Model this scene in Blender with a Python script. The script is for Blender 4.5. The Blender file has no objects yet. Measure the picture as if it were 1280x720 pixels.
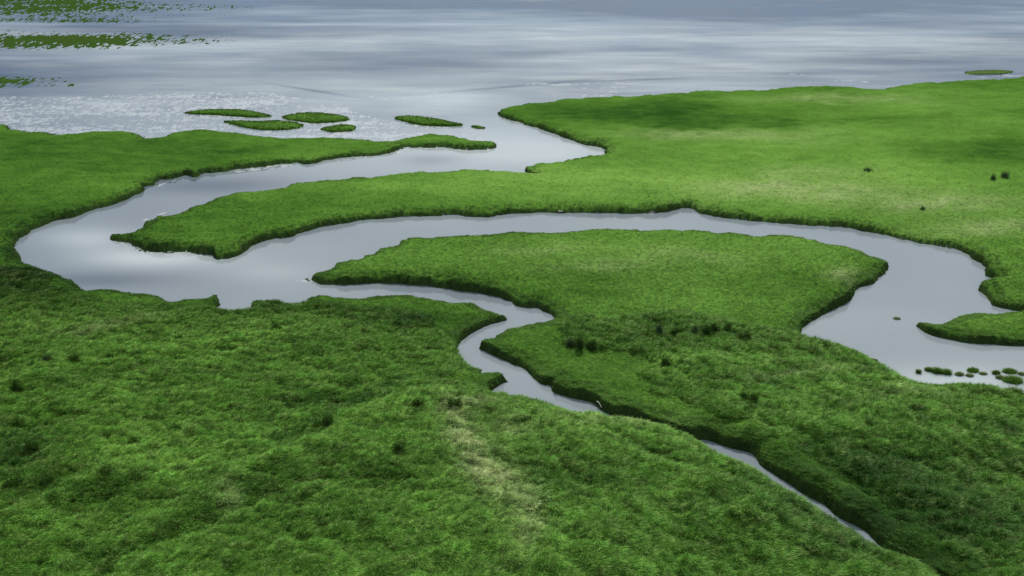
import bpy, math, random
import numpy as np
from mathutils import Vector

# ------------------------------------------------------------------ camera, sky, sun
FPX, CX, CY, PITCH, CAMZ = 1444.0, 640.0, 360.0, math.radians(19.0), 60.0
scene = bpy.context.scene
cam_data = bpy.data.cameras.new('camera')
cam = bpy.data.objects.new('camera', cam_data)
scene.collection.objects.link(cam)
cam.location = (0, 0, CAMZ)
cam.rotation_euler = (math.radians(90) - PITCH, 0, 0)
cam_data.sensor_width = 36.0
cam_data.lens = FPX / 1280.0 * 36.0
cam_data.clip_start = 0.5
cam_data.clip_end = 60000.0
scene.camera = cam

SUN_EL, SUN_AZ = math.radians(48), math.radians(8)      # azimuth from +Y towards +X
world = bpy.data.worlds.new('World')
scene.world = world
world.use_nodes = True
wn = world.node_tree
wn.nodes.clear()
w_out = wn.nodes.new('ShaderNodeOutputWorld')
w_bg = wn.nodes.new('ShaderNodeBackground')
w_sky = wn.nodes.new('ShaderNodeTexSky')
w_sky.sky_type = 'NISHITA'
w_sky.sun_disc = False
w_sky.sun_elevation = SUN_EL
w_sky.sun_rotation = SUN_AZ
w_sky.air_density = 1.0
w_sky.dust_density = 1.0
w_tc = wn.nodes.new('ShaderNodeTexCoord')
w_map = wn.nodes.new('ShaderNodeMapping')
w_map.inputs['Scale'].default_value = (1.0, 1.0, 2.6)
w_map.inputs['Location'].default_value = (3.1, 0.6, 0.45)
w_noise = wn.nodes.new('ShaderNodeTexNoise')
w_noise.inputs['Scale'].default_value = 2.3
w_noise.inputs['Detail'].default_value = 6.0
w_noise.inputs['Roughness'].default_value = 0.5
w_ramp = wn.nodes.new('ShaderNodeValToRGB')
w_ramp.color_ramp.elements[0].position = 0.36
w_ramp.color_ramp.elements[0].color = (0, 0, 0, 1)
w_ramp.color_ramp.elements[1].position = 0.62
w_ramp.color_ramp.elements[1].color = (1, 1, 1, 1)
w_ccol = wn.nodes.new('ShaderNodeMixRGB')
w_ccol.inputs[1].default_value = (4.0, 4.7, 6.0, 1)
w_ccol.inputs[2].default_value = (8.8, 9.2, 9.6, 1)
w_mix = wn.nodes.new('ShaderNodeMixRGB')
w_mix.inputs[0].default_value = 0.88
wn.links.new(w_tc.outputs['Generated'], w_map.inputs['Vector'])
wn.links.new(w_map.outputs['Vector'], w_noise.inputs['Vector'])
wn.links.new(w_noise.outputs['Fac'], w_ramp.inputs['Fac'])
wn.links.new(w_ramp.outputs['Color'], w_ccol.inputs[0])
wn.links.new(w_sky.outputs['Color'], w_mix.inputs[1])
# distant cloud low over the bay is darker and bluer than the cloud overhead
w_sep = wn.nodes.new('ShaderNodeSeparateXYZ')
wn.links.new(w_tc.outputs['Generated'], w_sep.inputs[0])
w_el = wn.nodes.new('ShaderNodeMapRange'); w_el.interpolation_type = 'SMOOTHSTEP'
w_el.inputs['From Min'].default_value = .06; w_el.inputs['From Max'].default_value = .30
wn.links.new(w_sep.outputs['Z'], w_el.inputs['Value'])
w_low = wn.nodes.new('ShaderNodeMixRGB')
w_low.inputs[1].default_value = (.34, .46, .63, 1); w_low.inputs[2].default_value = (1, 1, 1, 1)
wn.links.new(w_el.outputs['Result'], w_low.inputs[0])
w_mul = wn.nodes.new('ShaderNodeMixRGB'); w_mul.blend_type = 'MULTIPLY'; w_mul.inputs[0].default_value = 1
wn.links.new(w_ccol.outputs['Color'], w_mul.inputs[1]); wn.links.new(w_low.outputs['Color'], w_mul.inputs[2])
wn.links.new(w_mul.outputs['Color'], w_mix.inputs[2])
wn.links.new(w_mix.outputs['Color'], w_bg.inputs['Color'])
w_bg.inputs['Strength'].default_value = 0.08
wn.links.new(w_bg.outputs['Background'], w_out.inputs['Surface'])

sun_data = bpy.data.lights.new('sun', 'SUN')
sun = bpy.data.objects.new('sun', sun_data)
scene.collection.objects.link(sun)
sun_data.energy = 3.6
sun_data.angle = math.radians(6)
sun_data.color = (1.0, 0.95, 0.86)
sd = Vector((math.sin(SUN_AZ) * math.cos(SUN_EL), math.cos(SUN_AZ) * math.cos(SUN_EL), math.sin(SUN_EL)))
sun.rotation_euler = sd.to_track_quat('Z', 'Y').to_euler()
scene.view_settings.view_transform = 'Standard'
scene.view_settings.look = 'None'
scene.view_settings.exposure = 0.25
scene.view_settings.gamma = 1.0

# ------------------------------------------------------------------ helpers
rng = np.random.default_rng(7)
random.seed(7)
SP, CP = math.sin(PITCH), math.cos(PITCH)

def unproj(u, v, z=0.0):
    """point of the plane at height z seen at photo pixel u, v"""
    x = (np.asarray(u, float) - CX) / FPX
    yu = -(np.asarray(v, float) - CY) / FPX
    dy = CP + yu * SP
    dz = -SP + yu * CP
    t = (z - CAMZ) / dz
    return x * t, dy * t

def groundpx(X, Y):
    dz = -CAMZ
    depth = Y * CP - dz * SP
    up = Y * SP + dz * CP
    return CX + FPX * X / depth, CY - FPX * up / depth

TAB = rng.random((512, 512))
def vnoise(x, y):
    xi = np.floor(x).astype(int); yi = np.floor(y).astype(int)
    fx = x - xi; fy = y - yi
    fx = fx * fx * fx * (fx * (fx * 6 - 15) + 10); fy = fy * fy * fy * (fy * (fy * 6 - 15) + 10)
    x0 = xi & 511; x1 = (xi + 1) & 511; y0 = yi & 511; y1 = (yi + 1) & 511
    a = TAB[x0, y0]; b = TAB[x1, y0]; c = TAB[x0, y1]; d = TAB[x1, y1]
    return (a + (b - a) * fx) * (1 - fy) + (c + (d - c) * fx) * fy
def fbm(x, y, octs=4, gain=0.5):
    s = 0; a = 1; t = 0
    for i in range(octs):
        ca, sa = math.cos(i * 1.3 + .4), math.sin(i * 1.3 + .4)
        s = s + a * vnoise((x * ca - y * sa) * 2.03 ** i + 37.7 * i + 91, (x * sa + y * ca) * 2.03 ** i + 11.3 * i + 57)
        t += a; a *= gain
    return s / t * 2 - 1
def sstep(a, b, x):
    t = np.clip((x - a) / (b - a), 0, 1)
    return t * t * (3 - 2 * t)

def smooth_poly(pts, step=4.0):
    """closed Catmull-Rom through the traced points"""
    P = np.array(pts, float); n = len(P); out = []
    for i in range(n):
        p0, p1, p2, p3 = P[i - 1], P[i], P[(i + 1) % n], P[(i + 2) % n]
        L = np.linalg.norm(p2 - p1)
        if L > 110:
            out.append(p1); continue
        k = max(1, int(L / step))
        for j in range(k):
            t = j / k
            out.append(0.5 * ((2 * p1) + (-p0 + p2) * t + (2 * p0 - 5 * p1 + 4 * p2 - p3) * t * t + (-p0 + 3 * p1 - 3 * p2 + p3) * t ** 3))
    return np.array(out)

def to_world_poly(pts, H, step=4.0):
    """the photo shows the waterline where a bank faces us, and the bank's grassy top where it faces away"""
    P = smooth_poly(pts, step)
    area = 0.5 * np.sum(P[:, 0] * np.roll(P[:, 1], -1) - np.roll(P[:, 0], -1) * P[:, 1])
    d = np.roll(P, -2, 0) - np.roll(P, 2, 0)
    nrm = np.stack([d[:, 1], -d[:, 0]], 1)
    if area < 0: nrm = -nrm
    nrm /= np.linalg.norm(nrm, axis=1)[:, None] + 1e-9
    w = sstep(0.0, 0.75, -nrm[:, 1])
    for _ in range(3):
        w = np.convolve(np.concatenate([w[-2:], w, w[:2]]), np.ones(5) / 5, 'valid')
    hh = H(P[:, 0], P[:, 1]) if callable(H) else H
    X, Y = unproj(P[:, 0], P[:, 1], w * hh)
    return np.stack([X, Y], 1)

# ------------------------------------------------------------------ grid of the terrain (finer where it is near)
us = np.concatenate([np.arange(-520, -60, 8), np.arange(-60, 1340, 1.3), np.arange(1340, 1800, 8)])
vs = np.concatenate([np.array([-126, -118, -105, -90, -75, -60, -45, -32, -22, -14]), np.arange(-8, 235, 0.8),
                     np.arange(235, 745, 1.25), np.arange(745, 1200, 9)])[::-1]      # near -> far
NR, NC = len(vs), len(us)
_, ROWY = unproj(640, vs)
U, V = np.meshgrid(us, vs)
GX, GY = unproj(U, V)

def signed_dist(poly, pad=12.0):
    """signed distance in metres, positive inside, clamped at pad"""
    D = np.full((NR, NC), pad * pad)
    A = poly; B = np.roll(poly, -1, 0)
    for a, b in zip(A, B):
        ylo, yhi = min(a[1], b[1]) - pad, max(a[1], b[1]) + pad
        r0, r1 = np.searchsorted(ROWY, ylo), np.searchsorted(ROWY, yhi)
        if r1 <= r0: continue
        xs0 = GX[[r0, r1 - 1], :]
        xlo, xhi = min(a[0], b[0]) - pad, max(a[0], b[0]) + pad
        c0 = min(np.searchsorted(xs0[0], xlo), np.searchsorted(xs0[1], xlo))
        c1 = max(np.searchsorted(xs0[0], xhi), np.searchsorted(xs0[1], xhi))
        if c1 <= c0: continue
        x = GX[r0:r1, c0:c1]; y = GY[r0:r1, c0:c1]
        ex, ey = b - a
        L = ex * ex + ey * ey + 1e-12
        t = np.clip(((x - a[0]) * ex + (y - a[1]) * ey) / L, 0, 1)
        q = (x - a[0] - t * ex) ** 2 + (y - a[1] - t * ey) ** 2
        np.minimum(D[r0:r1, c0:c1], q, out=D[r0:r1, c0:c1])
    D = np.sqrt(D)
    pu, pv = groundpx(poly[:, 0], poly[:, 1])
    qu, qv = np.roll(pu, -1), np.roll(pv, -1)
    inside = np.zeros((NR, NC), bool)
    turn = -1 if np.sum(pu * qv - qu * pv) > 0 else 1      # loops that turn the wrong way are not land
    for r in range(NR):
        v = vs[r]
        m = (pv <= v) != (qv <= v)
        if not m.any(): continue
        xc = pu[m] + (v - pv[m]) / (qv[m] - pv[m]) * (qu[m] - pu[m])
        o = np.argsort(xc)
        wind = np.concatenate([[0], np.cumsum(np.where(pv[m] <= v, 1, -1)[o])])[np.searchsorted(xc[o], us)]
        inside[r] = wind * turn > 0
    return np.where(inside, D, -D)

def blob(x, y, rx, ry, rot=0.0, uu=None, vv=None):
    """soft patch on the ground, centred where photo pixel x, y falls"""
    uu = U if uu is None else uu; vv = V if vv is None else vv
    c, s = math.cos(math.radians(rot)), math.sin(math.radians(rot))
    a = ((uu - x) * c + (vv - y) * s) / rx; b = (-(uu - x) * s + (vv - y) * c) / ry
    return np.exp(-(a * a + b * b))

# ------------------------------------------------------------------ shorelines, traced from the photograph
L_LEFT = [(-520,148),(-100,150),(0,152),(12,158),(35,161),(55,162),(70,165),(90,164),(110,162),(150,161),(172,164),(179,170),(192,169),(205,168),(215,163),
 (250,160),(275,161),(300,163),(330,168),(370,170),(400,169),(430,171),(455,173),(484,174),(500,171),(520,167),(544,166),(570,168),(588,171),(605,174),(622,177),
 (617,184),(608,187),(578,187),(554,184),(530,184),(505,184),(499,187),(487,191),(470,194),(437,196),(413,200),(400,203),(380,206),(373,203),(355,205),(336,207),(303,210),
 (282,214),(269,215),(252,218),(245,222),(232,219),(215,224),(200,225),(195,231),(183,234),(183,239),(158,249),(141,256),(118,261),(94,271),(61,279),(40,288),(27,296),
 (18,304),(17,310),(24,320),(37,326),(67,333),(82,340),(98,348),(108,354),(134,356),(168,358),(203,360),(210,365),(229,365),(249,363),(266,362),(273,366),(274,373),(266,380),
 (279,381),(293,379),(308,379),(313,378),(312,371),(319,366),(340,365),(356,368),(375,371),(382,365),(397,362),(420,362),(467,361),(508,359),(531,361),(555,362),(567,366),
 (592,369),(612,376),(632,383),(645,388),(646,393),(635,399),(615,405),(595,415),(582,422),(570,430),(575,440),(587,445),(602,451),(605,456),(620,455),(630,461),(635,472),
 (622,479),(612,485),(609,490),(622,488),(640,487),(657,487),(675,491),(690,496),(710,501),(720,511),(735,511),(749,513),(765,518),(790,521),(808,526),(825,532),(847,539),
 (865,546),(882,554),(904,565),(924,571),(938,580),(951,592),(971,605),(988,617),(1008,629),(1028,639),(1049,652),(1077,664),(1102,680),(1123,692),(1150,707),(1170,721),
 (1215,750),(1290,800),(1800,1250),(-520,1250)]
L_UPPER = [(134,296),(137,291),(145,288),(160,286),(168,284),(175,278),(198,268),(225,261),(235,256),(256,249),(282,242),(323,235),(353,232),(357,228),(387,225),(414,222),(451,218),
 (463,219),(470,216),(514,212),(550,211),(585,208),(615,210),(646,212),(654,213),(668,217),(656,211),(654,208),(669,203),(699,198),(723,193),(756,191),(757,184),(743,182),(729,181),(706,173),(690,167),(676,161),(655,155),(632,147),
 (622,141),(626,137),(649,129),(676,126),(706,122),(743,119),(783,118),(850,114),(890,111),(958,110),(984,107),(1045,106),(1079,109),(1099,109),(1112,106),(1153,102),(1180,101),
 (1206,98),(1237,98),(1280,94),(1380,90),(1800,70),(1800,400),(1400,395),(1300,392),(1247,384),(1237,378),(1233,368),(1225,358),(1227,351),(1242,347),(1230,340),(1230,333),(1213,321),(1198,312),(1166,307),(1139,301),
 (1092,291),(1065,286),(1035,282),(984,280),(934,275),(884,269),(868,265),(863,260),(850,260),(835,264),(810,267),(767,267),(716,266),(669,266),(629,268),(609,271),(590,270),(565,269),(531,271),
 (491,272),(447,277),(410,282),(380,290),(363,296),(336,299),(316,305),(309,310),(306,315),(289,321),(271,325),(264,320),(235,315),(202,314),(178,312),(161,304),(145,301)]
L_MIDDLE = [(1290,812),(1225,768),(1177,735),(1152,718),(1125,702),(1104,687),(1080,664),(1059,653),(1039,639),(1028,629),(1008,619),(988,606),(965,592),(949,581),(939,567),(911,560),
 (881,550),(862,550),(840,544),(815,535),(790,526),(765,519),(750,512),(742,505),(725,500),(702,495),(690,489),(689,482),(677,480),(667,472),(657,462),(640,455),(627,449),(615,444),(605,437),(597,431),(600,424),
 (612,418),(622,411),(640,405),(660,402),(687,401),(696,396),(690,391),(677,389),(670,385),(652,385),(640,381),(639,377),(630,375),(620,371),(600,366),(582,364),(538,358),
 (491,355),(461,355),(430,356),(400,355),(392,350),(386,344),(393,336),(414,328),(420,323),(440,318),(461,312),(474,306),(494,301),(497,296),(514,292),(558,291),(582,288),(629,286),
 (669,285),(689,286),(716,284),(743,282),(767,282),(810,283),(850,284),(884,285),(931,288),(947,292),(968,290),(991,291),(1018,295),(1031,298),(1052,301),(1079,309),(1099,318),
 (1109,328),(1107,341),(1099,348),(1084,357),(1070,362),(1065,374),(1048,385),(1025,396),(1003,409),(1005,415),(1028,423),(1058,433),(1092,441),(1100,444),(1099,452),(1119,463),
 (1146,471),(1163,476),(1200,477),(1220,481),(1250,486),(1264,493),(1290,497),(1400,520),(1800,570),(1800,1240)]
L_RIGHT = [(1146,402),(1149,399),(1166,398),(1186,395),(1200,388),(1220,384),(1240,383),(1260,382),(1290,385),(1400,392),(1800,405),(1800,480),(1400,442),(1300,434),(1280,433),(1253,432),(1206,428),(1173,422),(1154,414)]

def bankH(u, v):
    return 1.52 + .6 * blob(560, 350, 110, 18, 5, u, v) + .3 * blob(1050, 385, 60, 20, 0, u, v) + 0.5 * sstep(430, 560, v) - 0.75 * sstep(220, 150, v) * sstep(650, 600, u)
def seenH(u, v):          # bank plus the grass that stands on it
    return bankH(u, v) + .15 + .55 * sstep(345, 375, v) * sstep(760, 700, u) - .85 * sstep(770, 850, u)
lands = [signed_dist(to_world_poly(L_LEFT, seenH))] + [signed_dist(to_world_poly(p, bankH)) for p in (L_UPPER, L_MIDDLE, L_RIGHT)]
LAND = np.maximum.reduce(lands)
edge_n = fbm(GX * 0.9, GY * 0.9, 4, .6)
edge_w = fbm(GX * .28 + 3, GY * .28, 3, .55)
LAND = LAND - 3.0 * blob(647, 399, 7, 8)
LAND = LAND + (0.30 * edge_n + .75 * edge_w) * sstep(125, 200, GY) * (1 - .55 * sstep(470, 400, V) * sstep(340, 370, V)) + 0.12 * edge_n + .22 * edge_w

# rough tall vegetation, hillock, mud flats and weed banks
ROUGH_A = [(-520,330),(0,348),(60,372),(110,388),(220,396),(300,392),(380,392),(440,400),(500,404),(545,425),(575,455),(570,480),(540,500),(640,500),(700,517),(760,532),(850,565),(940,608),(1040,672),(1150,735),(1300,830),(1300,1250),(-520,1250)]
ROUGH_B = [(712,414),(760,411),(820,405),(900,409),(945,424),(1000,432),(1060,448),(1100,466),(1180,487),(1280,502),(1800,570),(1800,1240),(1400,900),(1180,705),(1060,612),(960,556),(900,540),(860,522),(800,492),(820,462),(740,452),(703,436)]
def flat(poly): 
    P = smooth_poly(poly); X, Y = unproj(P[:, 0], P[:, 1]); return np.stack([X, Y], 1)
RA = signed_dist(flat(ROUGH_A)); RB = signed_dist(flat(ROUGH_B))
zn = 1.2 * fbm(GX * .35, GY * .35, 3)
ROUGH = np.maximum(sstep(-3.0, 3.0, RA + zn), sstep(-1.6, 2.0, RB + 1.5 * zn))
HILL = signed_dist(flat([(180,690),(300,612),(380,565),(450,530),(510,510),(600,500),(700,512),(850,552),(930,600),(1010,660),(900,760),(600,860),(100,860)]))
HILL = sstep(-7, 9, HILL)

def polyline_dist(pts):
    P = np.array(pts, float); X, Y = unproj(P[:, 0], P[:, 1])
    D = np.full((NR, NC), 1e9)
    for i in range(len(P) - 1):
        ex, ey = X[i + 1] - X[i], Y[i + 1] - Y[i]
        t = np.clip(((GX - X[i]) * ex + (GY - Y[i]) * ey) / (ex * ex + ey * ey), 0, 1)
        D = np.minimum(D, (GX - X[i] - t * ex) ** 2 + (GY - Y[i] - t * ey) ** 2)
    return np.sqrt(D)
levee = polyline_dist([(940,556),(1000,598),(1060,636),(1110,672),(1200,735)])
hollow = polyline_dist([(965,550),(1020,588),(1080,625),(1150,672),(1240,730)])

H = bankH(U, V)
d = LAND
# waterline at d = 0: near-vertical peat face, then the turf rounds off
bvar = fbm(GX * .16 + 7, GY * .16, 4, .6)
H = H * (1 + .42 * bvar)
slump = np.clip(.5 + 1.1 * fbm(GX * .22 + 60, GY * .22, 3), 0, 1)
face = (0.78 - .38 * slump) * sstep(-0.05, 0.45, d) + (0.22 + .38 * slump) * sstep(0.2, 3.0 + 1.2 * slump, d)
dn = sstep(130, 60, GY)
und = 0.22 * fbm(GX * .06, GY * .06, 3) + 0.14 * fbm(GX * .3, GY * .3, 3)
hum = fbm(GX * 1.05, GY * 1.35, 4, .62)
hum2 = fbm(GX * 2.2 + 9, GY * 2.6, 2, .5)
land_z = H * face + sstep(0.2, 3, d) * (und + ROUGH * (0.38 + 0.50 * hum + 0.20 * hum2) + (1 - ROUGH) * (.07 * hum + .03 * hum2)) \
    + sstep(1, 9, d) * (HILL * 1.3 + 0.25 * fbm(GX * .12 + 5, GY * .12, 3)) \
    + sstep(0, 1.5, d) * 0.55 * (.75 + .7 * fbm(GX * .35, GY * .35, 3)) * np.exp(-(levee / (1.6 + .9 * fbm(GX * .3 + 8, GY * .3, 2))) ** 2) - sstep(.5, 2, d) * 0.8 * np.exp(-(hollow / 1.9) ** 2)
for (x, y, rx, ry, a, rot) in [(350,560,160,9,.75,-27),(395,535,120,12,-1.0,-27),(120,640,150,10,.6,-20),(90,500,140,12,-.5,-12),(250,452,150,9,.5,-8),(280,682,130,12,-.7,-24),(820,602,110,10,-.7,20),(900,562,80,7,.5,28),(330,622,110,8,.5,-25),(980,662,90,9,.6,-25),(1080,560,130,9,.5,8),(1150,600,130,10,-.6,8)]:
    land_z = land_z + a * blob(x, y, rx, ry, rot) * sstep(1, 6, d)
for (x, y, rx, ry, a) in [(400,525,60,16,-.5),(330,470,90,16,-.5),(120,520,90,22,.5),(720,640,90,22,-.6),(960,690,90,20,.5),(560,700,110,25,.4),(880,480,60,12,.4),(1200,620,110,22,-.5)]:
    land_z = land_z + a * blob(x, y, rx, ry) * sstep(1, 6, d)

# mud flats barely out of the water
def mudmask(poly, soft=2.5):
    return sstep(-soft, soft, signed_dist(flat(poly)))
MUD = np.zeros_like(GX)
for poly, soft in [([(-520,112),(0,116),(60,118),(130,115),(230,112),(340,112),(400,120),(450,126),(475,140),(560,152),(620,160),(638,176),(628,190),(590,192),(500,192),(440,178),(200,180),(0,175),(-520,170)],8.0),
             ([(190,236),(200,228),(248,219),(300,210),(372,203),(372,207),(300,216),(250,222),(215,229)],.7),
             ([(405,202),(440,196),(500,184),(600,186),(560,190),(500,192),(440,200)],.7),
             ([(136,300),(160,303),(185,311),(235,313),(262,318),(240,323),(205,322),(175,320),(150,313)],.9),
             ([(308,303),(345,293),(330,299),(314,306)],.5),
             ([(425,321),(461,311),(494,299),(480,304),(455,312)],.7),
             ([(150,292),(175,280),(200,270),(222,262),(200,266),(172,276)],.6),
             ([(360,352),(388,346),(392,352),(430,357),(400,357),(375,354)],.6)]:
    m = sstep(-soft, soft, signed_dist(flat(poly))) if len(poly) else 0
    MUD = np.maximum(MUD, m)
farflat = blob(900,104,330,7) + blob(1150,92,200,6) + blob(690,118,110,8) + .8 * blob(500,125,110,14)
wisp = fbm(GX * .05, GY * .16, 5, .65)
wisp2 = fbm(GX * .8, GY * .5, 3, .7)
wisp3 = fbm(GX * 2.0, GY * .7, 2)
mud_z = -0.5 + MUD * 0.5 + 0.035 * MUD * (wisp * 1.1 + wisp2 * 1.0 + wisp3 * 1.1 + .0)
ff = np.clip(farflat, 0, 1)
mud_z = np.where(MUD < .05, -0.5 + 0.5 * sstep(.15, .6, ff) + 0.07 * ff * (wisp * 1.5 + wisp2 * .6 - .62), mud_z)
# weed banks at the far left of the bay, streaky
wn_ = .4 * fbm(GX * .03, GY * .05, 5, .7) + 1.1 * fbm(GX * .9, GY * .22, 2, .8)
WEED = blob(-40,8,250,14) * 1.1 + blob(-60,51,260,9) * 1.2 + blob(-60,102,130,7) * .9 + blob(20,26,190,3) * .3
weed_z = -0.5 + (0.5 + .06) * sstep(0.0, .1, (wn_ * .55 + .25 * fbm(GX * .02, GY * .06, 3)) + np.minimum(WEED, .75) - .34 - 2 * (WEED < .2) * (.2 - WEED) - 1.0 * (WEED < .02))
land = sstep(-0.25, 0.0, d)
Z = np.where(d > -0.3, -0.35 * (1 - land) + land_z, np.maximum(mud_z, weed_z))
Z = np.where((d <= -0.0) & (MUD > .5), np.maximum(Z, mud_z), Z)
is_weed = (weed_z > mud_z) & (d < -0.3)

# ------------------------------------------------------------------ ground colours (albedo): kinds of grass, mud, and peat darkened for bank shade
def C(*c): return np.array(c, float)
DARK, MID, LIGHT, YEL, TAN = C(.020,.058,.009), C(.053,.127,.017), C(.095,.200,.032), C(.152,.275,.052), C(.235,.295,.125)
def colour_field(uu, vv, X, Y):
    wx = fbm(X * .05 + 70, Y * .05, 4, .6); wy = fbm(X * .05, Y * .05 + 70, 4, .6)
    uu = uu + 45 * wx; vv = vv + 13 * wy * (1 + sstep(350, 600, vv))
    n1 = fbm(X * .045, Y * .06, 4, .6); n2 = fbm(X * .22, Y * .35, 4, .65); n3 = fbm(X * .02 + 5, Y * .03, 3)
    g = 0.31 + 0.20 * n1 + 0.16 * n2 + .08 * n3                  # 0 dark .. 1 yellow green
    def b(x, y, rx, ry, a, rot=0):
        return a * blob(x, y, rx, ry, rot, uu, vv)
    # far right meadow
    g = g + b(1060,215,330,75,.34) + b(820,240,260,26,.25) + b(1080,130,160,14,.14) + b(700,228,130,12,.22) + b(440,240,130,9,.15)
    g = g - b(800,148,200,20,.30) - b(960,163,150,9,.18) - b(1220,195,90,18,.42) - b(1240,105,120,9,.12) - b(1240,330,60,9,-.12) + b(1210,300,140,28,.2) + b(1210,400,100,16,.3)
    # central tongue
    g = g + b(700,320,260,22,.20) + b(880,330,200,26,.20) + b(1040,330,60,26,.12) + b(920,385,110,22,.18) - b(660,370,110,18,.10) - b(640,440,80,22,.05) + b(800,390,90,14,.10)
    # far left meadow, the bend
    g = g - b(100,190,260,34,.14) - b(40,330,120,60,.16) - b(230,295,100,16,.04) - b(120,265,80,14,.12) + b(560,240,140,14,.10)
    g = g - b(180,400,260,40,.06) - b(60,370,150,26,.10) - b(10,300,60,50,.12)
    # near left folds: light crests and dark hollows shaded into the colour
    for (x, y, rx, ry, a, rot) in [(330,565,150,9,.16,-27),(400,548,120,13,-.22,-27),(120,640,150,9,.10,-20),(90,500,140,12,-.14,-12),(240,455,150,10,.12,-8),(280,680,130,12,-.14,-24),(690,560,120,8,.12,12),(820,600,110,12,-.16,20),(470,640,60,26,-.10,-30),(900,560,80,7,.14,28),(330,620,110,8,.12,-25),(640,690,120,14,.10,-10),(980,660,90,9,.12,-25),(60,560,60,30,-.12,0)]:
        g = g + b(x, y, rx, ry, a, rot)
    g = g + b(120,420,170,26,.26) + b(420,430,140,22,.10) + b(220,590,130,36,.22) + b(470,560,90,28,.24) + b(560,620,50,60,.15) + b(760,545,110,20,.26) + b(60,690,120,20,.2)
    g = g - b(405,520,70,20,.32) - b(20,590,70,45,.28) - b(720,630,110,28,.25) - b(900,680,170,40,.16) - b(250,500,60,14,.10) - b(500,408,90,10,.20) - b(340,395,160,9,.15) - b(450,690,150,24,.12)
    g = g - b(150,640,120,20,.15) + b(900,620,80,12,.15,-30) + b(700,580,100,16,.10)
    # near right
    g = g - b(830,428,110,16,.06) - b(1120,600,180,40,.34) - b(1200,690,190,60,.40) + b(1050,512,120,20,.26) + b(900,465,90,12,.24) + b(1200,530,90,18,.08) + b(780,480,70,14,.12) - b(960,500,40,12,.2)
    g = np.clip(g, 0, 1)
    col = np.zeros(g.shape + (3,))
    st = [(0, DARK), (.28, MID), (.62, LIGHT), (1.0, YEL)]
    for (a, ca), (bb, cb) in zip(st[:-1], st[1:]):
        t = np.clip((g - a) / (bb - a), 0, 1)[..., None]
        m = ((g >= a) & (g <= bb))[..., None]
        col = np.where(m, ca * (1 - t) + cb * t, col)
    n4 = fbm(X * .5 + 3, Y * .8, 4, .7)
    tan = b(905,178,110,7,.55) + b(1010,222,70,9,.5) + b(1000,247,130,11,.65) + b(1170,262,90,12,.6) + b(930,238,60,6,.7) + b(1230,295,60,10,.6) + b(740,345,60,8,.35) + b(660,320,60,6,.3) + b(1060,355,25,10,.5) + b(850,330,80,10,.3) \
        + b(578,592,16,48,.85,-24) + b(606,632,22,30,.8,-24) + b(585,547,44,6,.8,-12) + b(640,665,18,40,.6,-20) + b(655,715,16,30,.55) + b(640,565,30,12,.5) + b(790,550,70,10,.5) + b(310,655,14,34,.35,-10) + b(140,424,70,5,.5,-8) + b(1040,130,90,6,.5) + b(1010,488,60,4,.4,-5) + b(1150,512,70,6,.3)
    tan = np.clip(tan * (.75 + .9 * n4 + .3 * n2), 0, .85)[..., None]
    return col * (1 - tan) + TAN * tan, g

COL, GG = colour_field(U, V, GX, GY)
peat = sstep(.85, .40, d)[..., None]  # dark peat, with the shade of the bank face put into its colour
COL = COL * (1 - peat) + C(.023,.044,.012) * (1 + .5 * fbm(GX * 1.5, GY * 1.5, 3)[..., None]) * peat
mudc = C(.225,.25,.268) * (1 + .75 * wisp[..., None] + .55 * wisp2[..., None] + .4 * wisp3[..., None]).clip(.5, 1.4) * np.ones_like(COL)
weedc = C(.030,.062,.012) * np.ones_like(COL) * (1 + .3 * wisp2[..., None])
wet = (d < -0.75)[..., None]
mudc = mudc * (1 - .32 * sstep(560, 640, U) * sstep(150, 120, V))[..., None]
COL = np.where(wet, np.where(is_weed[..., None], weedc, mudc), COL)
WETNESS = np.where(d < -0.75, np.where(is_weed, 0.0, 1.0), 0.0)

# ------------------------------------------------------------------ materials
def new_mat(name):
    m = bpy.data.materials.new(name); m.use_nodes = True
    nt = m.node_tree; nt.nodes.clear()
    return m, nt, nt.nodes.new('ShaderNodeOutputMaterial')
def node(nt, kind, **inp):
    n = nt.nodes.new(kind)
    for k, v in inp.items(): n.inputs[k.replace('_', ' ')].default_value = v
    return n

mat_ground, nt, out = new_mat('marsh turf')
at = nt.nodes.new('ShaderNodeAttribute'); at.attribute_name = 'albedo'
aw = nt.nodes.new('ShaderNodeAttribute'); aw.attribute_name = 'wetness'
geo = nt.nodes.new('ShaderNodeNewGeometry')
mp = nt.nodes.new('ShaderNodeMapping'); mp.inputs['Scale'].default_value = (1.0, 1.7, 1.0)
nt.links.new(geo.outputs['Position'], mp.inputs['Vector'])
nz = node(nt, 'ShaderNodeTexNoise', Scale=2.6, Detail=5.0, Roughness=.7)
nt.links.new(mp.outputs['Vector'], nz.inputs['Vector'])
mr = node(nt, 'ShaderNodeMapRange', From_Min=.3, From_Max=.7, To_Min=.8, To_Max=1.22)
nt.links.new(nz.outputs['Fac'], mr.inputs['Value'])
mx = nt.nodes.new('ShaderNodeMixRGB'); mx.blend_type = 'MULTIPLY'; mx.inputs[0].default_value = 1
nt.links.new(at.outputs['Color'], mx.inputs[1]); nt.links.new(mr.outputs['Result'], mx.inputs[2])
bs = nt.nodes.new('ShaderNodeBsdfPrincipled')
rr = node(nt, 'ShaderNodeMapRange', To_Min=.95, To_Max=.28)
nt.links.new(aw.outputs['Fac'], rr.inputs['Value'])
nt.links.new(rr.outputs['Result'], bs.inputs['Roughness'])
sr = node(nt, 'ShaderNodeMapRange', To_Min=.0, To_Max=.5)
nt.links.new(aw.outputs['Fac'], sr.inputs['Value']); nt.links.new(sr.outputs['Result'], bs.inputs['Specular IOR Level'])
bp = node(nt, 'ShaderNodeBump', Strength=.3, Distance=.10)
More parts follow.
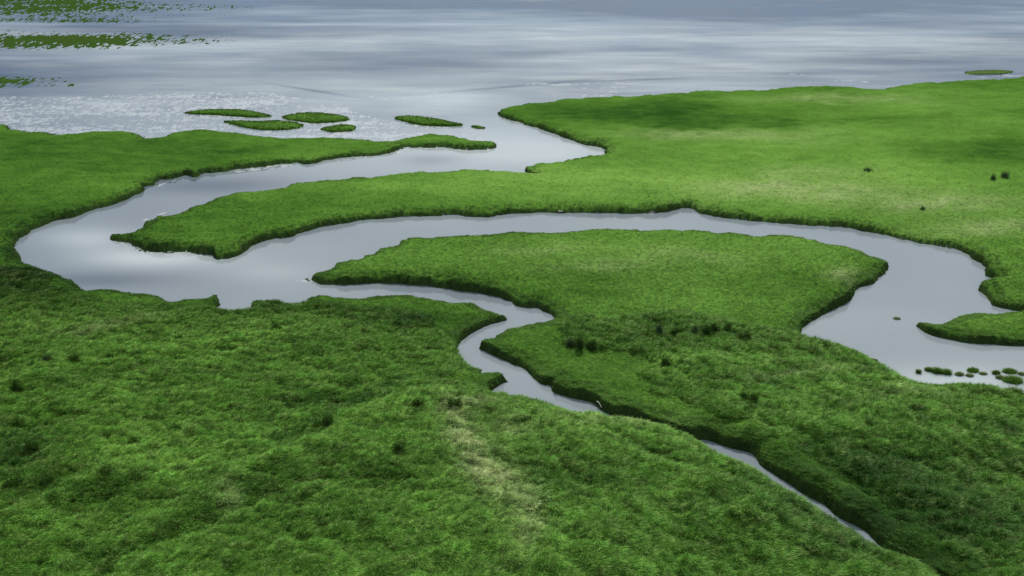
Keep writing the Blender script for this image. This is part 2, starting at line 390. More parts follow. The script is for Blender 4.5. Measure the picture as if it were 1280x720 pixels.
nt.links.new(nz.outputs['Fac'], bp.inputs['Height'])
nt.links.new(mx.outputs['Color'], bs.inputs['Base Color']); nt.links.new(bp.outputs['Normal'], bs.inputs['Normal'])
nt.links.new(bs.outputs['BSDF'], out.inputs['Surface'])

def leaf_material(name, instancer=False, colour=(.05,.1,.02), spec=.10, vary=.3, trans=.45, up=.0):
    m, nt, out = new_mat(name)
    if instancer:
        a = nt.nodes.new('ShaderNodeAttribute'); a.attribute_name = 'tint'; a.attribute_type = 'INSTANCER'
        src = a.outputs['Color']
    else:
        r = nt.nodes.new('ShaderNodeRGB'); r.outputs[0].default_value = (*colour, 1)
        src = r.outputs[0]
    g = nt.nodes.new('ShaderNodeNewGeometry')
    mr = node(nt, 'ShaderNodeMapRange', To_Min=1 - vary, To_Max=1 + vary)
    nt.links.new(g.outputs['Random Per Island'], mr.inputs['Value'])
    mx = nt.nodes.new('ShaderNodeMixRGB'); mx.blend_type = 'MULTIPLY'; mx.inputs[0].default_value = 1
    nt.links.new(src, mx.inputs[1]); nt.links.new(mr.outputs['Result'], mx.inputs[2])
    b = nt.nodes.new('ShaderNodeBsdfPrincipled')
    b.inputs['Roughness'].default_value = .55; b.inputs['Specular IOR Level'].default_value = spec
    if up:      # a sward shades by its own lie more than by each blade's face
        v1 = nt.nodes.new('ShaderNodeVectorMath'); v1.operation = 'SCALE'; v1.inputs['Scale'].default_value = 1 - up
        v2 = nt.nodes.new('ShaderNodeVectorMath'); v2.operation = 'ADD'; v2.inputs[1].default_value = (0, 0, up)
        v3 = nt.nodes.new('ShaderNodeVectorMath'); v3.operation = 'NORMALIZE'
        nt.links.new(g.outputs['Normal'], v1.inputs[0]); nt.links.new(v1.outputs[0], v2.inputs[0]); nt.links.new(v2.outputs[0], v3.inputs[0])
        nt.links.new(v3.outputs[0], b.inputs['Normal'])
    t = nt.nodes.new('ShaderNodeBsdfTranslucent')
    nt.links.new(mx.outputs['Color'], b.inputs['Base Color']); nt.links.new(mx.outputs['Color'], t.inputs['Color'])
    ms = nt.nodes.new('ShaderNodeMixShader'); ms.inputs[0].default_value = trans
    nt.links.new(b.outputs['BSDF'], ms.inputs[1]); nt.links.new(t.outputs['BSDF'], ms.inputs[2])
    nt.links.new(ms.outputs['Shader'], out.inputs['Surface'])
    return m
mat_blade = leaf_material('grass blade', True, spec=.04, vary=.3, trans=.25, up=.62)
mat_blade_short = leaf_material('short grass blade', True, spec=.02, vary=.15, trans=.15, up=.8)

mat_water, nt, out = new_mat('silty water')
a1 = nt.nodes.new('ShaderNodeAttribute'); a1.attribute_name = 'silt_sky'
a2 = nt.nodes.new('ShaderNodeAttribute'); a2.attribute_name = 'ruffle'
b = nt.nodes.new('ShaderNodeBsdfPrincipled')
b.inputs['IOR'].default_value = 1.33
nt.links.new(a1.outputs['Color'], b.inputs['Base Color'])
r1 = node(nt, 'ShaderNodeMapRange', To_Min=.09, To_Max=.34)
nt.links.new(a2.outputs['Fac'], r1.inputs['Value']); nt.links.new(r1.outputs['Result'], b.inputs['Roughness'])
g = nt.nodes.new('ShaderNodeNewGeometry')
mp = nt.nodes.new('ShaderNodeMapping'); mp.inputs['Scale'].default_value = (.5, 1.3, 1)
nt.links.new(g.outputs['Position'], mp.inputs['Vector'])
nz = node(nt, 'ShaderNodeTexNoise', Scale=1.2, Detail=4.0, Roughness=.6)
nt.links.new(mp.outputs['Vector'], nz.inputs['Vector'])
r2 = node(nt, 'ShaderNodeMapRange', To_Min=.01, To_Max=.35)
nt.links.new(a2.outputs['Fac'], r2.inputs['Value'])
bp = node(nt, 'ShaderNodeBump', Distance=.25)
nt.links.new(r2.outputs['Result'], bp.inputs['Strength'])
nt.links.new(nz.outputs['Fac'], bp.inputs['Height']); nt.links.new(bp.outputs['Normal'], b.inputs['Normal'])
nt.links.new(b.outputs['BSDF'], out.inputs['Surface'])

def simple_mat(name, c, rough=.9):
    m, nt, out = new_mat(name)
    b = nt.nodes.new('ShaderNodeBsdfPrincipled'); b.inputs['Roughness'].default_value = rough; b.inputs['Specular IOR Level'].default_value = .03
    n = node(nt, 'ShaderNodeTexNoise', Scale=9.0, Detail=4.0)
    tc = nt.nodes.new('ShaderNodeTexCoord'); nt.links.new(tc.outputs['Object'], n.inputs['Vector'])
    r = nt.nodes.new('ShaderNodeMixRGB'); r.inputs[1].default_value = (c[0]*.6, c[1]*.6, c[2]*.6, 1); r.inputs[2].default_value = (min(1,c[0]*1.3), min(1,c[1]*1.3), min(1,c[2]*1.3), 1)
    nt.links.new(n.outputs['Fac'], r.inputs[0]); nt.links.new(r.outputs['Color'], b.inputs['Base Color'])
    nt.links.new(b.outputs['BSDF'], out.inputs['Surface'])
    return m
mat_bark = simple_mat('shrub bark', (.06,.05,.035))
mat_drift = simple_mat('bleached wood', (.55,.53,.48))
mat_peat = simple_mat('peat', (.03,.035,.015))

# ------------------------------------------------------------------ ground and water meshes
def grid_mesh(name, X, Y, Zs, mat, attrs):
    nr, nc = X.shape
    co = np.stack([X, Y, Zs], -1).reshape(-1, 3).astype(np.float32)
    i = np.arange(nr * nc).reshape(nr, nc)
    q = np.stack([i[:-1, :-1], i[:-1, 1:], i[1:, 1:], i[1:, :-1]], -1).reshape(-1, 4)
    me = bpy.data.meshes.new(name)
    me.vertices.add(len(co)); me.vertices.foreach_set('co', co.ravel())
    me.loops.add(q.size); me.loops.foreach_set('vertex_index', q.ravel().astype(np.int32))
    me.polygons.add(len(q)); me.polygons.foreach_set('loop_start', np.arange(0, q.size, 4, dtype=np.int32))
    me.polygons.foreach_set('use_smooth', np.ones(len(q), bool))
    for k, arr in attrs.items():
        if arr.ndim == 3:
            at = me.attributes.new(k, 'FLOAT_COLOR', 'POINT')
            c4 = np.ones((len(co), 4), np.float32); c4[:, :3] = arr.reshape(-1, 3)
            at.data.foreach_set('color', c4.ravel())
        else:
            at = me.attributes.new(k, 'FLOAT', 'POINT'); at.data.foreach_set('value', arr.ravel().astype(np.float32))
    me.update(); me.validate()
    me.materials.append(mat)
    o = bpy.data.objects.new(name, me); scene.collection.objects.link(o)
    return o

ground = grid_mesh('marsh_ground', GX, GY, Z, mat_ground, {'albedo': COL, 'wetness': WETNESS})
ground['kind'] = 'structure'

uw = np.concatenate([np.arange(-520, -40, 40), np.arange(-40, 1330, 4.0), np.arange(1330, 1801, 40)])
vw = np.concatenate([np.array([-134.5, -131, -126, -118, -105, -90, -75, -60, -45, -30, -20]), np.arange(-12, 200, .8), np.arange(200, 740, 4.0), np.arange(740, 1200, 30)])[::-1]
WU, WV = np.meshgrid(uw, vw)
WX, WY = unproj(WU, WV)
s1 = fbm(WX * .006 + WY * .0015, WY * .022, 5, .6); s2 = fbm(WX * .03, WY * .09, 4, .65); s3 = fbm(WX * .010 + 4, WY * .014 + WX * .002, 4, .55)
bay = sstep(175, 120, WV)
far = sstep(60, 0, WV)
silt_sky = .40 + bay * (.45 * s1 + .22 * s2 + .50 * s3 + .07) - far * .30 - bay * .06 + (1 - bay) * .30 * s3 + (1 - bay) * .06
def wb(x, y, rx, ry, a, rot=0): return a * blob(x, y, rx, ry, rot, WU, WV)  # silt streaks in the bay; in the river, cloud reflections painted pale and dark
silt_sky = silt_sky + wb(1000,30,400,4,-.12) + wb(700,75,350,7,.12) + wb(480,75,260,9,-.14) + wb(1080,78,200,3,-.14) + wb(820,62,160,5,-.18) + wb(560,118,45,10,.25) + wb(330,57,170,6,.36) + wb(640,45,260,10,.28) + wb(650,92,220,8,.28,-2) + wb(950,44,260,6,.15) + wb(1180,62,180,9,.22,4) + wb(240,30,500,2.0,.3) \
   - wb(120,88,320,14,.36) - wb(250,44,170,7,.32) - wb(150,20,260,5,.2) - wb(700,66,110,5,.3,-3) - wb(1000,15,300,7,.2) - wb(500,4,400,5,.25) - wb(330,90,160,8,.1) \
   - wb(640,108,100,1.3,.35,-5) - wb(790,100,90,1.0,.3,-2) - wb(390,113,55,1.2,.45,9) + wb(600,150,110,30,.22) + wb(660,190,120,20,.45) + wb(110,298,60,14,.45) + wb(190,322,90,12,.60) + wb(560,128,60,14,.3) + wb(60,130,200,16,.15) + wb(560,110,160,6,.15) + wb(340,340,60,12,.2) - wb(130,350,90,9,.2) \
   + wb(1190,480,110,22,.45) - wb(540,200,40,7,.3) - wb(270,232,110,12,.3)
silt_sky = silt_sky - .16 * np.clip(wb(150,140,400,26,1) , 0, 1)
silt_sky = np.clip(silt_sky, 0, 1)
lo, hi = C(.004,.020,.050), C(.335,.38,.39)
SILT_SKY = lo + (hi - lo) * silt_sky[..., None]
RUF = np.clip(bay * (.42 - .4 * s1 + .5 * s2) - far * .22, 0, 1)
water = grid_mesh('water', WX, WY, np.zeros_like(WX), mat_water, {'silt_sky': SILT_SKY, 'ruffle': RUF})
water['kind'] = 'structure'

# land behind and beside the photograph's view, and the bed below everything
me = bpy.data.meshes.new('lake_bed')
me.from_pydata([(-14000,-3000,-.9),(14000,-3000,-.9),(14000,30000,-.9),(-14000,30000,-.9)], [], [(0,1,2,3)])
me.materials.append(mat_peat)
o = bpy.data.objects.new('lake_bed', me); scene.collection.objects.link(o); o['kind'] = 'structure'

# ------------------------------------------------------------------ sampling of the ground
LV = vs[::-1]
def sample(A, uu, vv):
    fu = np.interp(uu, us, np.arange(NC)); fr = (NR - 1) - np.interp(vv, LV, np.arange(NR))
    c0 = np.clip(fu.astype(int), 0, NC - 2); r0 = np.clip(fr.astype(int), 0, NR - 2)
    tc = fu - c0; tr = fr - r0
    return (A[r0, c0] * (1 - tc) + A[r0, c0 + 1] * tc) * (1 - tr) + (A[r0 + 1, c0] * (1 - tc) + A[r0 + 1, c0 + 1] * tc) * tr
def ground_at(u, v):
    """world point of the turf seen at photo pixel u, v"""
    z = 1.5
    for _ in range(8):
        X, Y = unproj(u, v, z); gu, gv = groundpx(X, Y)
        z = float(sample(Z, np.array([gu]), np.array([gv]))[0]); z = max(z, 0)
    return float(X), float(Y), z

# ------------------------------------------------------------------ grass tufts
def tuft_mesh(name, n, spread, wid, lean, seed, hvar=.4, droop=.35, mat=None):
    r = random.Random(seed); V_, F_ = [], []
    for i in range(n):
        a = r.uniform(0, 6.283); rad = spread * math.sqrt(r.random())
        bx, by = rad * math.cos(a), rad * math.sin(a)
        h = 1 - hvar * r.random()
        la = a + r.uniform(-.8, .8); l = lean * r.uniform(.4, 1.2)
        dx, dy = math.cos(la) * l + .18, math.sin(la) * l - .08
        wa = r.uniform(0, 6.283); wx, wy = math.cos(wa) * wid / 2, math.sin(wa) * wid / 2
        k = len(V_)
        m1 = (bx + dx * .35, by + dy * .35, h * .6); m2 = (bx + dx * (1 + droop * .3), by + dy * (1 + droop * .3), h * (1 - droop * l))
        V_ += [(bx - wx, by - wy, -.12), (bx + wx, by + wy, -.12), (m1[0] + wx * .9, m1[1] + wy * .9, m1[2]), (m1[0] - wx * .9, m1[1] - wy * .9, m1[2]), m2]
        F_ += [(k, k + 1, k + 2, k + 3), (k + 3, k + 2, k + 4)]
    me = bpy.data.meshes.new(name); me.from_pydata(V_, [], F_); me.materials.append(mat or mat_blade)
    return me

def tuft_cover(name, P, scale3, rot, tint, tuft_me, label):
    """points on the turf, each carrying one tuft"""
    n = len(P)
    me = bpy.data.meshes.new(name)
    me.vertices.add(n); me.vertices.foreach_set('co', P.astype(np.float32).ravel())
    for k, arr in (('size', scale3), ('turn', rot)):
        at = me.attributes.new(k, 'FLOAT_VECTOR', 'POINT'); at.data.foreach_set('vector', arr.astype(np.float32).ravel())
    at = me.attributes.new('tint', 'FLOAT_COLOR', 'POINT')
    c4 = np.ones((n, 4), np.float32); c4[:, :3] = tint; at.data.foreach_set('color', c4.ravel())
    o = bpy.data.objects.new(name, me); scene.collection.objects.link(o)
    me.materials.append(mat_blade)
    ng = bpy.data.node_groups.new(name + ' scatter', 'GeometryNodeTree')
    ng.interface.new_socket('Geometry', in_out='INPUT', socket_type='NodeSocketGeometry')
    ng.interface.new_socket('Geometry', in_out='OUTPUT', socket_type='NodeSocketGeometry')
    gi = ng.nodes.new('NodeGroupInput'); go = ng.nodes.new('NodeGroupOutput')
    # the tuft itself is rebuilt from a hidden-free mesh datablock through an object kept in no collection
    src = bpy.data.objects.new(name + '_source', tuft_me)
    oi = ng.nodes.new('GeometryNodeObjectInfo'); oi.inputs['Object'].default_value = src; oi.inputs['As Instance'].default_value = True
    ip = ng.nodes.new('GeometryNodeInstanceOnPoints')
    a1 = ng.nodes.new('GeometryNodeInputNamedAttribute'); a1.data_type = 'FLOAT_VECTOR'; a1.inputs['Name'].default_value = 'size'
    a2 = ng.nodes.new('GeometryNodeInputNamedAttribute'); a2.data_type = 'FLOAT_VECTOR'; a2.inputs['Name'].default_value = 'turn'
    er = ng.nodes.new('FunctionNodeEulerToRotation')
    ng.links.new(gi.outputs[0], ip.inputs['Points']); ng.links.new(oi.outputs['Geometry'], ip.inputs['Instance'])
    ng.links.new(a1.outputs['Attribute'], ip.inputs['Scale']); ng.links.new(a2.outputs['Attribute'], er.inputs[0])
    ng.links.new(er.outputs[0], ip.inputs['Rotation']); ng.links.new(ip.outputs[0], go.inputs[0])
    md = o.modifiers.new('scatter', 'NODES'); md.node_group = ng
    o['kind'] = 'stuff'; o['label'] = label; o['category'] = 'grass'
    return o

def scatter(n, u0, u1, v0, v1):
    uu = rng.uniform(u0, u1, n); vv = rng.uniform(v0, v1, n)
    dd = sample(LAND, uu, vv)
    k = dd > 0.12
    return uu[k], vv[k], dd[k]

def grass(name, n, box, tuft_me, base_h, rough_h, wide, label, keep, gain=1.0):
    uu, vv, dd = scatter(n, *box)
    ro = sample(ROUGH, uu, vv)
    k = keep(uu, vv, ro, dd, rng.random(len(uu)))
    uu, vv, dd, ro = uu[k], vv[k], dd[k], ro[k]
    X, Y = unproj(uu, vv)
    z = sample(Z, uu, vv)
    clump = fbm(X * .5, Y * .7, 3, .6)
    hh = (base_h + rough_h * ro) * (1 + (.15 + .35 * ro) * clump) * rng.uniform(.7, 1.3, len(X))
    hh = np.maximum(hh, .12) * (1 - .0 * dd)
    ww = wide * (hh ** .6) * rng.uniform(.8, 1.25, len(X))
    tint, g = colour_field(uu, vv, X, Y)
    f1 = fbm(X * 1.3, Y * 1.9, 3, .7)
    dark = sstep(.1, .5, fbm(X * .65 + 20, Y * 1.15, 4, .75)) * (.08 + .92 * ro)
    tint = tint * (1 + (.12 + .50 * ro[:, None]) * f1[:, None]) * (1 - .55 * dark[:, None]) * rng.uniform(.88, 1.12, (len(X), 1)) * (1 + (.25 + .95 * sstep(360, 470, vv))[:, None] * (.35 + .65 * ro[:, None])) * gain
    tint[:, 0] *= rng.uniform(.88, 1.15, len(X))
    q = rng.random(len(X))[:, None]; ro1 = ro[:, None]
    pale = np.clip(sstep(.0, .45, fbm(X * .9 + 40, Y * 1.3, 3, .7)) + .2, 0, 1)[:, None]
    tint = np.where(q < .30 * ro1 * pale, tint * .6 + C(.24, .30, .10) * .62, tint)
    tint = np.where(q > 1 - .10 * ro1, tint * .5, tint)
    P = np.stack([X, Y, z - .02], 1)
    S = np.stack([ww, ww, hh], 1)
    R = np.stack([rng.normal(0, .12, len(X)), rng.normal(0, .12, len(X)), rng.uniform(-1.2, 1.2, len(X))], 1)
    return tuft_cover(name, P, S, R, np.clip(tint, 0, .6), tuft_me, label)

t_short = tuft_mesh('short tuft', 16, .5, .11, .5, 1, mat=mat_blade_short)
t_tall = tuft_mesh('tall tuft', 22, .42, .085, .62, 2)
t_edge = tuft_mesh('edge tuft', 20, .45, .09, .8, 3, droop=.7)
SHARE = 1.0
grass('meadow_grass', int(560000 * SHARE), (-120, 1400, 85, 800), t_short, .13, .2, .9, 'short even green grass over the marsh meadows and tongues between the creeks', lambda u, v, r, d, q: (r < .6) & (q < .22 + .55 * sstep(150, 360, v)))
grass('rough_grass', int(420000 * SHARE), (-120, 1400, 330, 800), t_tall, .34, .26, .85, 'shaggy tall grass with dark clumps over the near slopes', lambda u, v, r, d, q: (r > .4) & (q < .8))
grass('bank_grass', int(900000 * SHARE), (-120, 1400, 90, 800), t_edge, .22, .15, .8, 'longer grass hanging over the edges of the creek banks', lambda u, v, r, d, q: (d > .6) & (d < 2.2) & (q < .45))

# ------------------------------------------------------------------ things: islets, tussocks, shrubs, driftwood
mat_islet = simple_mat('islet turf', (.050, .122, .013))
mat_islet_grass = leaf_material('islet grass', False, (.048, .122, .012), .0, .2, .15, .85)
mat_sedge = leaf_material('sedge leaf', False, (.085, .18, .024), .03, .25, .3, .75)
mat_sedge_pale = leaf_material('pale sedge leaf', False, (.16, .21, .07), .1, .35, .25, .5)
mat_bush = leaf_material('shrub leaf', False, (.032, .072, .013), .02, .45, .3)
mat_bush_mid = leaf_material('lighter shrub leaf', False, (.048, .11, .018), .03, .45, .35)
mat_bush_leafy = leaf_material('greyish shrub leaf', False, (.05, .09, .035), .04, .45, .35)

def empty(name, loc, label, cat, group=None):
    o = bpy.data.objects.new(name, None); scene.collection.objects.link(o)
    o.location = loc; o['label'] = label; o['category'] = cat; o.empty_display_size = .3
    if group: o['group'] = group
    return o
def part(name, V_, F_, mat, parent, smooth=False):
    me = bpy.data.meshes.new(name); me.from_pydata(V_, [], F_); me.materials.append(mat)
    if smooth: me.polygons.foreach_set('use_smooth', [True] * len(F_))
    o = bpy.data.objects.new(name, me); scene.collection.objects.link(o); o.parent = parent
    return o
def blades(pts, h, wid, lean, r, per=1):
    V_, F_ = [], []
    for (bx, by, bz, hs) in pts:
        for _ in range(per):
            a = r.uniform(0, 6.283); l = lean * r.uniform(.3, 1.1) * h; hh = h * hs * r.uniform(.6, 1.15)
            dx, dy = math.cos(a) * l, math.sin(a) * l
            wa = r.uniform(0, 6.283); wx, wy = math.cos(wa) * wid / 2, math.sin(wa) * wid / 2
            k = len(V_)
            V_ += [(bx - wx, by - wy, bz - .1), (bx + wx, by + wy, bz - .1), (bx + dx * .4 + wx * .8, by + dy * .4 + wy * .8, bz + hh * .62), (bx + dx * .4 - wx * .8, by + dy * .4 - wy * .8, bz + hh * .62), (bx + dx, by + dy, bz + hh)]
            F_ += [(k, k + 1, k + 2, k + 3), (k + 3, k + 2, k + 4)]
    return V_, F_

def islet(outline, Hh, label, mat_g, group, seed, nb=1500, bh=.45):
    r = random.Random(seed)
    Hh *= .62; P = to_world_poly(outline, Hh, 2.0)
    c = P.mean(0); Q = P - c
    wob = 1 + .13 * fbm(P[:, 0] * .45, P[:, 1] * .45, 4, .8)
    Q = Q * wob[:, None]
    root = empty('grass_islet', (float(c[0]), float(c[1]), 0), label, 'islet', group)
    rings = [(1.03, -.5), (1.0, 0), (.985, .35), (.95, .7), (.86, .92), (.5, 1.0), (.2, 1.02)]
    V_, F_ = [], []; n = len(Q)
    for (k, z) in rings:
        for q in Q:
            V_.append((q[0] * k, q[1] * k, z * Hh + (.05 * math.sin(q[0] * 1.7 + q[1] * k) if z > .5 else 0)))
    V_.append((0, 0, Hh * 1.02))
    for i in range(len(rings) - 1):
        for j in range(n):
            F_.append((i * n + j, i * n + (j + 1) % n, (i + 1) * n + (j + 1) % n, (i + 1) * n + j))
    for j in range(n): F_.append(((len(rings) - 1) * n + j, (len(rings) - 1) * n + (j + 1) % n, len(V_) - 1))
    part('turf', V_, F_, mat_islet, root, True)
    pts = []
    for _ in range(nb):
        j = r.randrange(n); k = math.sqrt(r.random()) * .985 if r.random() < .6 else r.uniform(.9, 1.0)
        q = Q[j] * k
        pts.append((q[0], q[1], Hh * (.9 if k < .93 else .55), 1.0))
    v, f = blades(pts, bh * .42, .34, 1.3, r)
    part('grass', v, f, mat_g, root)
    return root
G_I = 'grass islets on the bay flats'
islet([(232,141),(240,138),(262,136),(285,136),(305,137),(330,141),(341,145),(325,147),(300,146),(270,144),(245,143)], .7, 'long thin green islet farthest left of the islets on the pale flats', mat_islet_grass, G_I, 1)
islet([(280,152),(290,150),(320,151),(350,150),(372,153),(379,156),(370,161),(345,163),(320,162),(298,158)], .7, 'flat green islet lying just below the long thin leftmost islet', mat_islet_grass, G_I, 2)
islet([(353,146),(368,141),(388,140),(408,141),(430,144),(437,149),(420,153),(390,154),(365,151)], .7, 'rounded green islet up and right of the flat islet beside it', mat_islet_grass, G_I, 3)
islet([(402,161),(415,157),(430,155),(445,158),(441,163),(428,165),(412,165)], .6, 'smallest of the four grouped green islets, close to the left shore', mat_islet_grass, G_I, 4, 700)
islet([(493,147),(505,144),(535,146),(562,151),(580,156),(560,158),(530,157),(508,153)], .9, 'lens shaped green islet alone beside the mouth of the channel', mat_islet_grass, G_I, 5, 1200, .5)
islet([(589,158),(597,157),(606,160),(597,161)], .4, 'tiny dark green islet right of the lens shaped one at the channel mouth', mat_islet_grass, G_I, 6, 160, .4)
islet([(1206,90),(1222,88),(1245,87),(1266,89),(1258,92),(1235,93),(1216,93)], .35, 'thin yellowish islet off the far right shore of the meadow', mat_sedge_pale, G_I, 7, 900, .4)

def tussock(u, v, w, h, label, mat, group, seed):
    """sedge clump standing in shallow water; w, h in photo pixels there"""
    r = random.Random(seed)
    X, Y = unproj(u, v + h / 2); s = math.hypot(math.hypot(X, Y), CAMZ) / FPX
    rx, hh = w * s / 2, max(.3, h * s * .8)
    root = empty('sedge_tussock', (float(X), float(Y), 0), label, 'tussock', group)
    V_, F_ = [], []; n = 18; prof = [(1.0, -.6), (1.0, 0), (.92, .3), (.7, .5), (.35, .6)]
    ry = rx * .8
    for (k, z) in prof:
        for j in range(n):
            a = 6.2832 * j / n; q = k * (1 + .15 * math.sin(3 * a + seed))
            V_.append((math.cos(a) * rx * q, math.sin(a) * ry * q, z * hh * .45))
    V_.append((0, 0, hh * .3))
    for i in range(len(prof) - 1):
        for j in range(n): F_.append((i * n + j, i * n + (j + 1) % n, (i + 1) * n + (j + 1) % n, (i + 1) * n + j))
    for j in range(n): F_.append(((len(prof) - 1) * n + j, (len(prof) - 1) * n + (j + 1) % n, len(V_) - 1))
    part('root_mound', V_, F_, mat_islet, root, True)
    pts = []
    for _ in range(int(260 + 120 * rx * rx)):
        a = r.uniform(0, 6.283); k = math.sqrt(r.random())
        pts.append((math.cos(a) * rx * k, math.sin(a) * ry * k, hh * .25 * (1 - k * k * .9), .6 + .4 * (1 - k)))
    vv_, ff_ = blades(pts, hh * .8, .07, 1.1, r)
    part('leaves', vv_, ff_, mat, root)
G_T = 'sedge tussocks in the shallows of the river bend'
for i, (u, v, w, h, label, m) in enumerate([
    (1148,463,5,6,'tiny tussock at the far left end of the row in the shallows', mat_sedge),
    (1161,460,9,6,'low tussock second in the row from its left end', mat_sedge),
    (1171,461,12,9,'tall dark tussock third from the left end of the row', mat_sedge),
    (1183,463,11,8,'rounded dark tussock at the right of the first close cluster', mat_sedge),
    (1199,466,10,5,'thin ragged tussock just right of the first close cluster', mat_sedge_pale),
    (1212,468,9,4,'flat pale tussock below the dark mid row clump', mat_sedge_pale),
    (1216,461,13,6,'dark oval tussock in the middle of the row', mat_sedge),
    (1229,466,9,3,'faint pale tussock of thin stalks right of the middle clump', mat_sedge_pale),
    (1245,464,8,6,'small tussock left of the two big ones by the right frame edge', mat_sedge),
    (1250,470,9,5,'low yellowish tussock touching the left of the broad one', mat_sedge_pale),
    (1262,462,16,6,'wide tussock behind the broadest one at the right end', mat_sedge),
    (1266,472,22,9,'broadest tussock of the row in the shallows', mat_sedge),
    (1277,466,8,4,'pale scrubby tussock at the extreme right of the row', mat_sedge_pale),
    (1267,487,22,12,'big tussock nearest the camera against the near shore', mat_sedge),
    (1121,397,8,3,'lone pale weed clump out in open water of the bend', mat_sedge_pale)]):
    tussock(u, v, w, h, label, m, G_T, i + 1)

def shrub(u, v, w, h, label, group, seed, mat=None, tall=1.0):
    """u, v is the foot in the photo, w and h its size in photo pixels"""
    r = random.Random(seed); mat = mat or mat_bush
    x, y, z = ground_at(u, v)
    s = math.hypot(math.hypot(x, y), CAMZ) / FPX
    rough = 1.0 if v > 395 else 0.0
    rx, hh = w * s / 2 * (1 + .15 * rough), h * s * 1.0 + .3 * rough
    root = empty('shrub', (x, y, z - .05), label, 'shrub', group)
    V_, F_, L = [], [], []
    nst = max(4, int(4 + rx * 3))
    for i in range(nst):
        a = r.uniform(0, 6.283); k = math.sqrt(r.random()); H_ = hh * r.uniform(.6, 1.0) * (1 - .35 * k)
        ex, ey = math.cos(a) * rx * k, math.sin(a) * rx * k * .8
        bx, by = ex * .35, ey * .35
        k0 = len(V_)
        for t in (0, .5, 1):
            rad = .035 * (1 - .7 * t)
            px, py, pz = bx + (ex - bx) * t ** 1.3, by + (ey - by) * t ** 1.3, H_ * t
            for q in range(4): V_.append((px + rad * math.cos(q * 1.571), py + rad * math.sin(q * 1.571), pz))
        for t in range(2):
            for q in range(4): F_.append((k0 + t * 4 + q, k0 + t * 4 + (q + 1) % 4, k0 + t * 4 + 4 + (q + 1) % 4, k0 + t * 4 + 4 + q))
        for _ in range(3 + int(H_ * 3)):
            t = r.uniform(.25, 1.0)
            L.append((bx + (ex - bx) * t ** 1.3 + r.gauss(0, .12), by + (ey - by) * t ** 1.3 + r.gauss(0, .12), H_ * t, .16 + .22 * (1 - abs(t - .6))))
    part('stems', V_, F_, mat_bark, root)
    V2, F2 = [], []
    for (cx, cy, cz, cr) in L:
        for _ in range(34):
            ux, uy, uz = r.gauss(0, 1), r.gauss(0, 1), r.gauss(0, 1.0)
            px, py, pz = cx + ux * cr * .6, cy + uy * cr * .6, max(.02, cz + uz * cr * .8)
            d1 = Vector((r.gauss(0, 1), r.gauss(0, 1), r.gauss(.4, 1))).normalized(); d2 = d1.cross(Vector((r.gauss(0, 1), r.gauss(0, 1), r.gauss(0, 1)))).normalized()
            a_, b_ = d1 * r.uniform(.07, .12), d2 * r.uniform(.03, .05)
            k0 = len(V2); p = Vector((px, py, pz))
            V2 += [tuple(p - a_), tuple(p + b_), tuple(p + a_), tuple(p - b_)]; F2.append((k0, k0 + 1, k0 + 2, k0 + 3))
    part('foliage', V2, F2, mat, root)
G_S = 'shrubs along the crest of the middle meadow'
G_L = 'dark bushes scattered over the near left slope'
G_R = 'small shrubs on the far right meadow'
G_C = 'dark bushes on the ridge by the narrow creek'
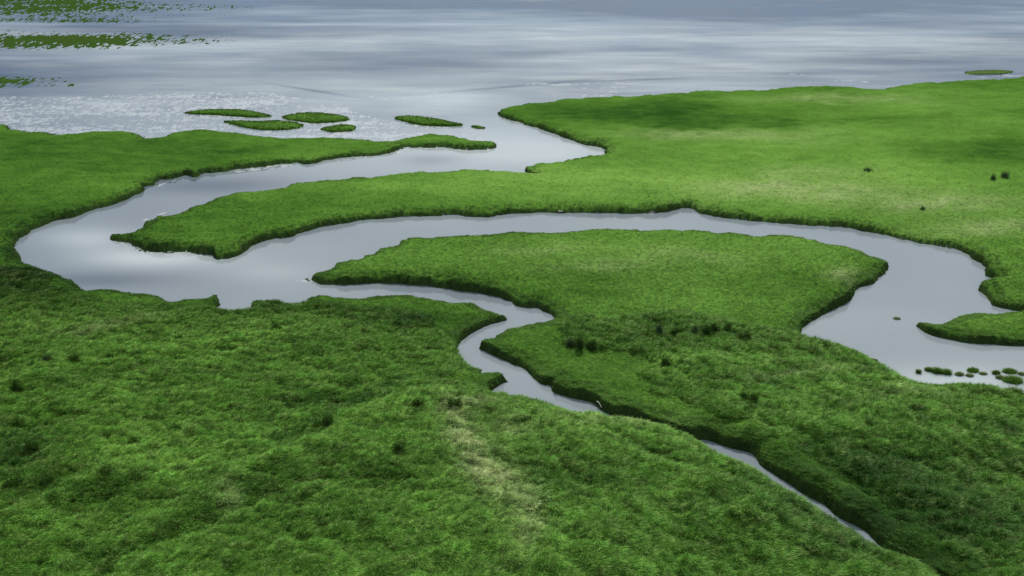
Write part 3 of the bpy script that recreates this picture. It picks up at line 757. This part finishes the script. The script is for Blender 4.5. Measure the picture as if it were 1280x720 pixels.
for i, (u, v, w, h, label, g, m) in enumerate([
    (725,437,8,16,'narrow dark shrub, left of the pair at the left end of the crest', G_S, None),
    (738,437,12,13,'wider dark shrub, right of the pair at the left end of the crest', G_S, None),
    (713,433,9,9,'low grey green bush left of the crest pair', G_S, mat_bush_leafy),
    (825,420,10,19,'tallest spiky shrub at the left end of the crest row', G_S, mat_bush_leafy),
    (841,421,11,11,'low dark shrub just right of the tallest spiky one', G_S, None),
    (852,420,10,11,'fourth shrub counted from the tallest one along the crest row', G_S, mat_bush_mid),
    (866,419,14,12,'broad grey green shrub mid way along the crest row', G_S, mat_bush_leafy),
    (882,421,12,16,'dark pointed shrub mid way between the broad grey one and the round one', G_S, None),
    (893,414,12,10,'round dark shrub set slightly behind the crest row', G_S, None),
    (910,417,11,12,'upright dark shrub right of the round one on the crest', G_S, None),
    (918,420,8,9,'small leafy shrub squeezed before the last crest shrub', G_S, mat_bush_mid),
    (930,426,12,12,'last dark shrub at the right end of the crest row', G_S, None),
    (832,463,10,15,'lone dark shrub on the slope below the crest row', G_S, None),
    (945,503,18,10,'low dark bush on the slope right of the narrow creek', G_C, mat_bush_mid),
    (930,500,10,9,'little dark bush beside the low one right of the creek', G_C, None),
    (22,492,12,12,'small pointed dark bush by the left frame edge above the others', G_L, mat_bush_mid),
    (42,568,16,24,'largest dark bush on the near left slope', G_L, mat_bush_mid),
    (13,608,22,14,'wide dark bush in the lower left corner area', G_L, mat_bush_mid),
    (60,606,22,14,'broad dark bush right of the one near the lower left corner', G_L, mat_bush_mid),
    (93,452,14,12,'dark bush above a pale grass band on the left slope', G_L, mat_bush_mid),
    (56,454,10,12,'thin grey green bush left of the dark one by the pale band', G_L, mat_bush_leafy),
    (137,450,10,9,'little bush rightmost of three in the pale grass band', G_L, mat_bush_mid),
    (223,428,10,8,'tiny round dark bush below the lobe of the left shore', G_L, mat_bush_mid),
    (345,413,10,7,'small dark bush near the top of the left slope', G_L, mat_bush_mid),
    (222,541,14,9,'dark bush standing alone in the middle of the left slope', G_L, mat_bush_mid),
    (363,512,10,10,'small upright bush left of the dark hollow', G_L, mat_bush_mid),
    (410,532,26,14,'wide dark bush inside the dark hollow of the left slope', G_L, mat_bush_mid),
    (380,622,16,9,'low bush on the lower slope below the dark hollow', G_L, mat_bush_mid),
    (522,511,16,11,'left bush of the two on top of the near ridge', G_C, None),
    (568,511,14,11,'right bush of the two on top of the near ridge', G_C, mat_bush_mid),
    (659,532,16,9,'dark bush on the ridge right of a pale bare patch', G_C, None),
    (500,565,14,8,'low bush in the middle of the near ridge', G_C, mat_bush_mid),
    (1258,222,12,8,'biggest small shrub on the far right meadow', G_R, mat_bush_leafy),
    (1242,224,5,5,'tiny shrub left of the biggest one on the far right meadow', G_R, mat_bush_leafy),
    (1085,213,9,3,'flat shrub alone in the middle of the far meadow', G_R, mat_bush_leafy),
    (1154,262,4,2,'speck sized shrub above the pale grass of the right meadow', G_R, mat_bush_leafy)]):
    shrub(u, v, w, h, label, g, 50 + i, m)

def driftwood(u, v, length, ang, tilt, rad, name, label, seed, z0=None):
    r = random.Random(seed); x, y, z = ground_at(u, v)
    if z0 is not None: X, Y = unproj(u, v, z0); x, y, z = float(X), float(Y), z0
    V_, F_ = [], []; n = 8; seg = 6
    for i in range(seg + 1):
        t = i / seg; rr_ = rad * (1 - .45 * t) * (1 + .15 * math.sin(5 * t + seed)); ox, oy = .06 * math.sin(4 * t), .05 * math.sin(7 * t)
        px, py, pz = math.cos(ang) * length * t + ox, math.sin(ang) * length * t + oy, tilt * length * t + .04 * math.sin(6 * t)
        for q in range(n): V_.append((px - math.sin(ang) * rr_ * math.cos(q * .785), py + math.cos(ang) * rr_ * math.cos(q * .785), pz + rr_ * math.sin(q * .785)))
    for i in range(seg):
        for q in range(n): F_.append((i * n + q, i * n + (q + 1) % n, (i + 1) * n + (q + 1) % n, (i + 1) * n + q))
    F_ += [tuple(range(n))[::-1], tuple(range(seg * n, seg * n + n))]
    me = bpy.data.meshes.new(name); me.from_pydata(V_, [], F_); me.materials.append(mat_drift)
    o = bpy.data.objects.new(name, me); scene.collection.objects.link(o); o.location = (x, y, z + rad)
    o['label'] = label; o['category'] = 'driftwood'
driftwood(746, 502, 1.1, -1.0, -.35, .05, 'driftwood_stick', 'thin white stick leaning on the dark bank of the narrow creek', 1, .8)
driftwood(698, 265, .9, .1, .05, .14, 'driftwood_log', 'short pale log on the dark bank below the middle tongue', 2, .25)
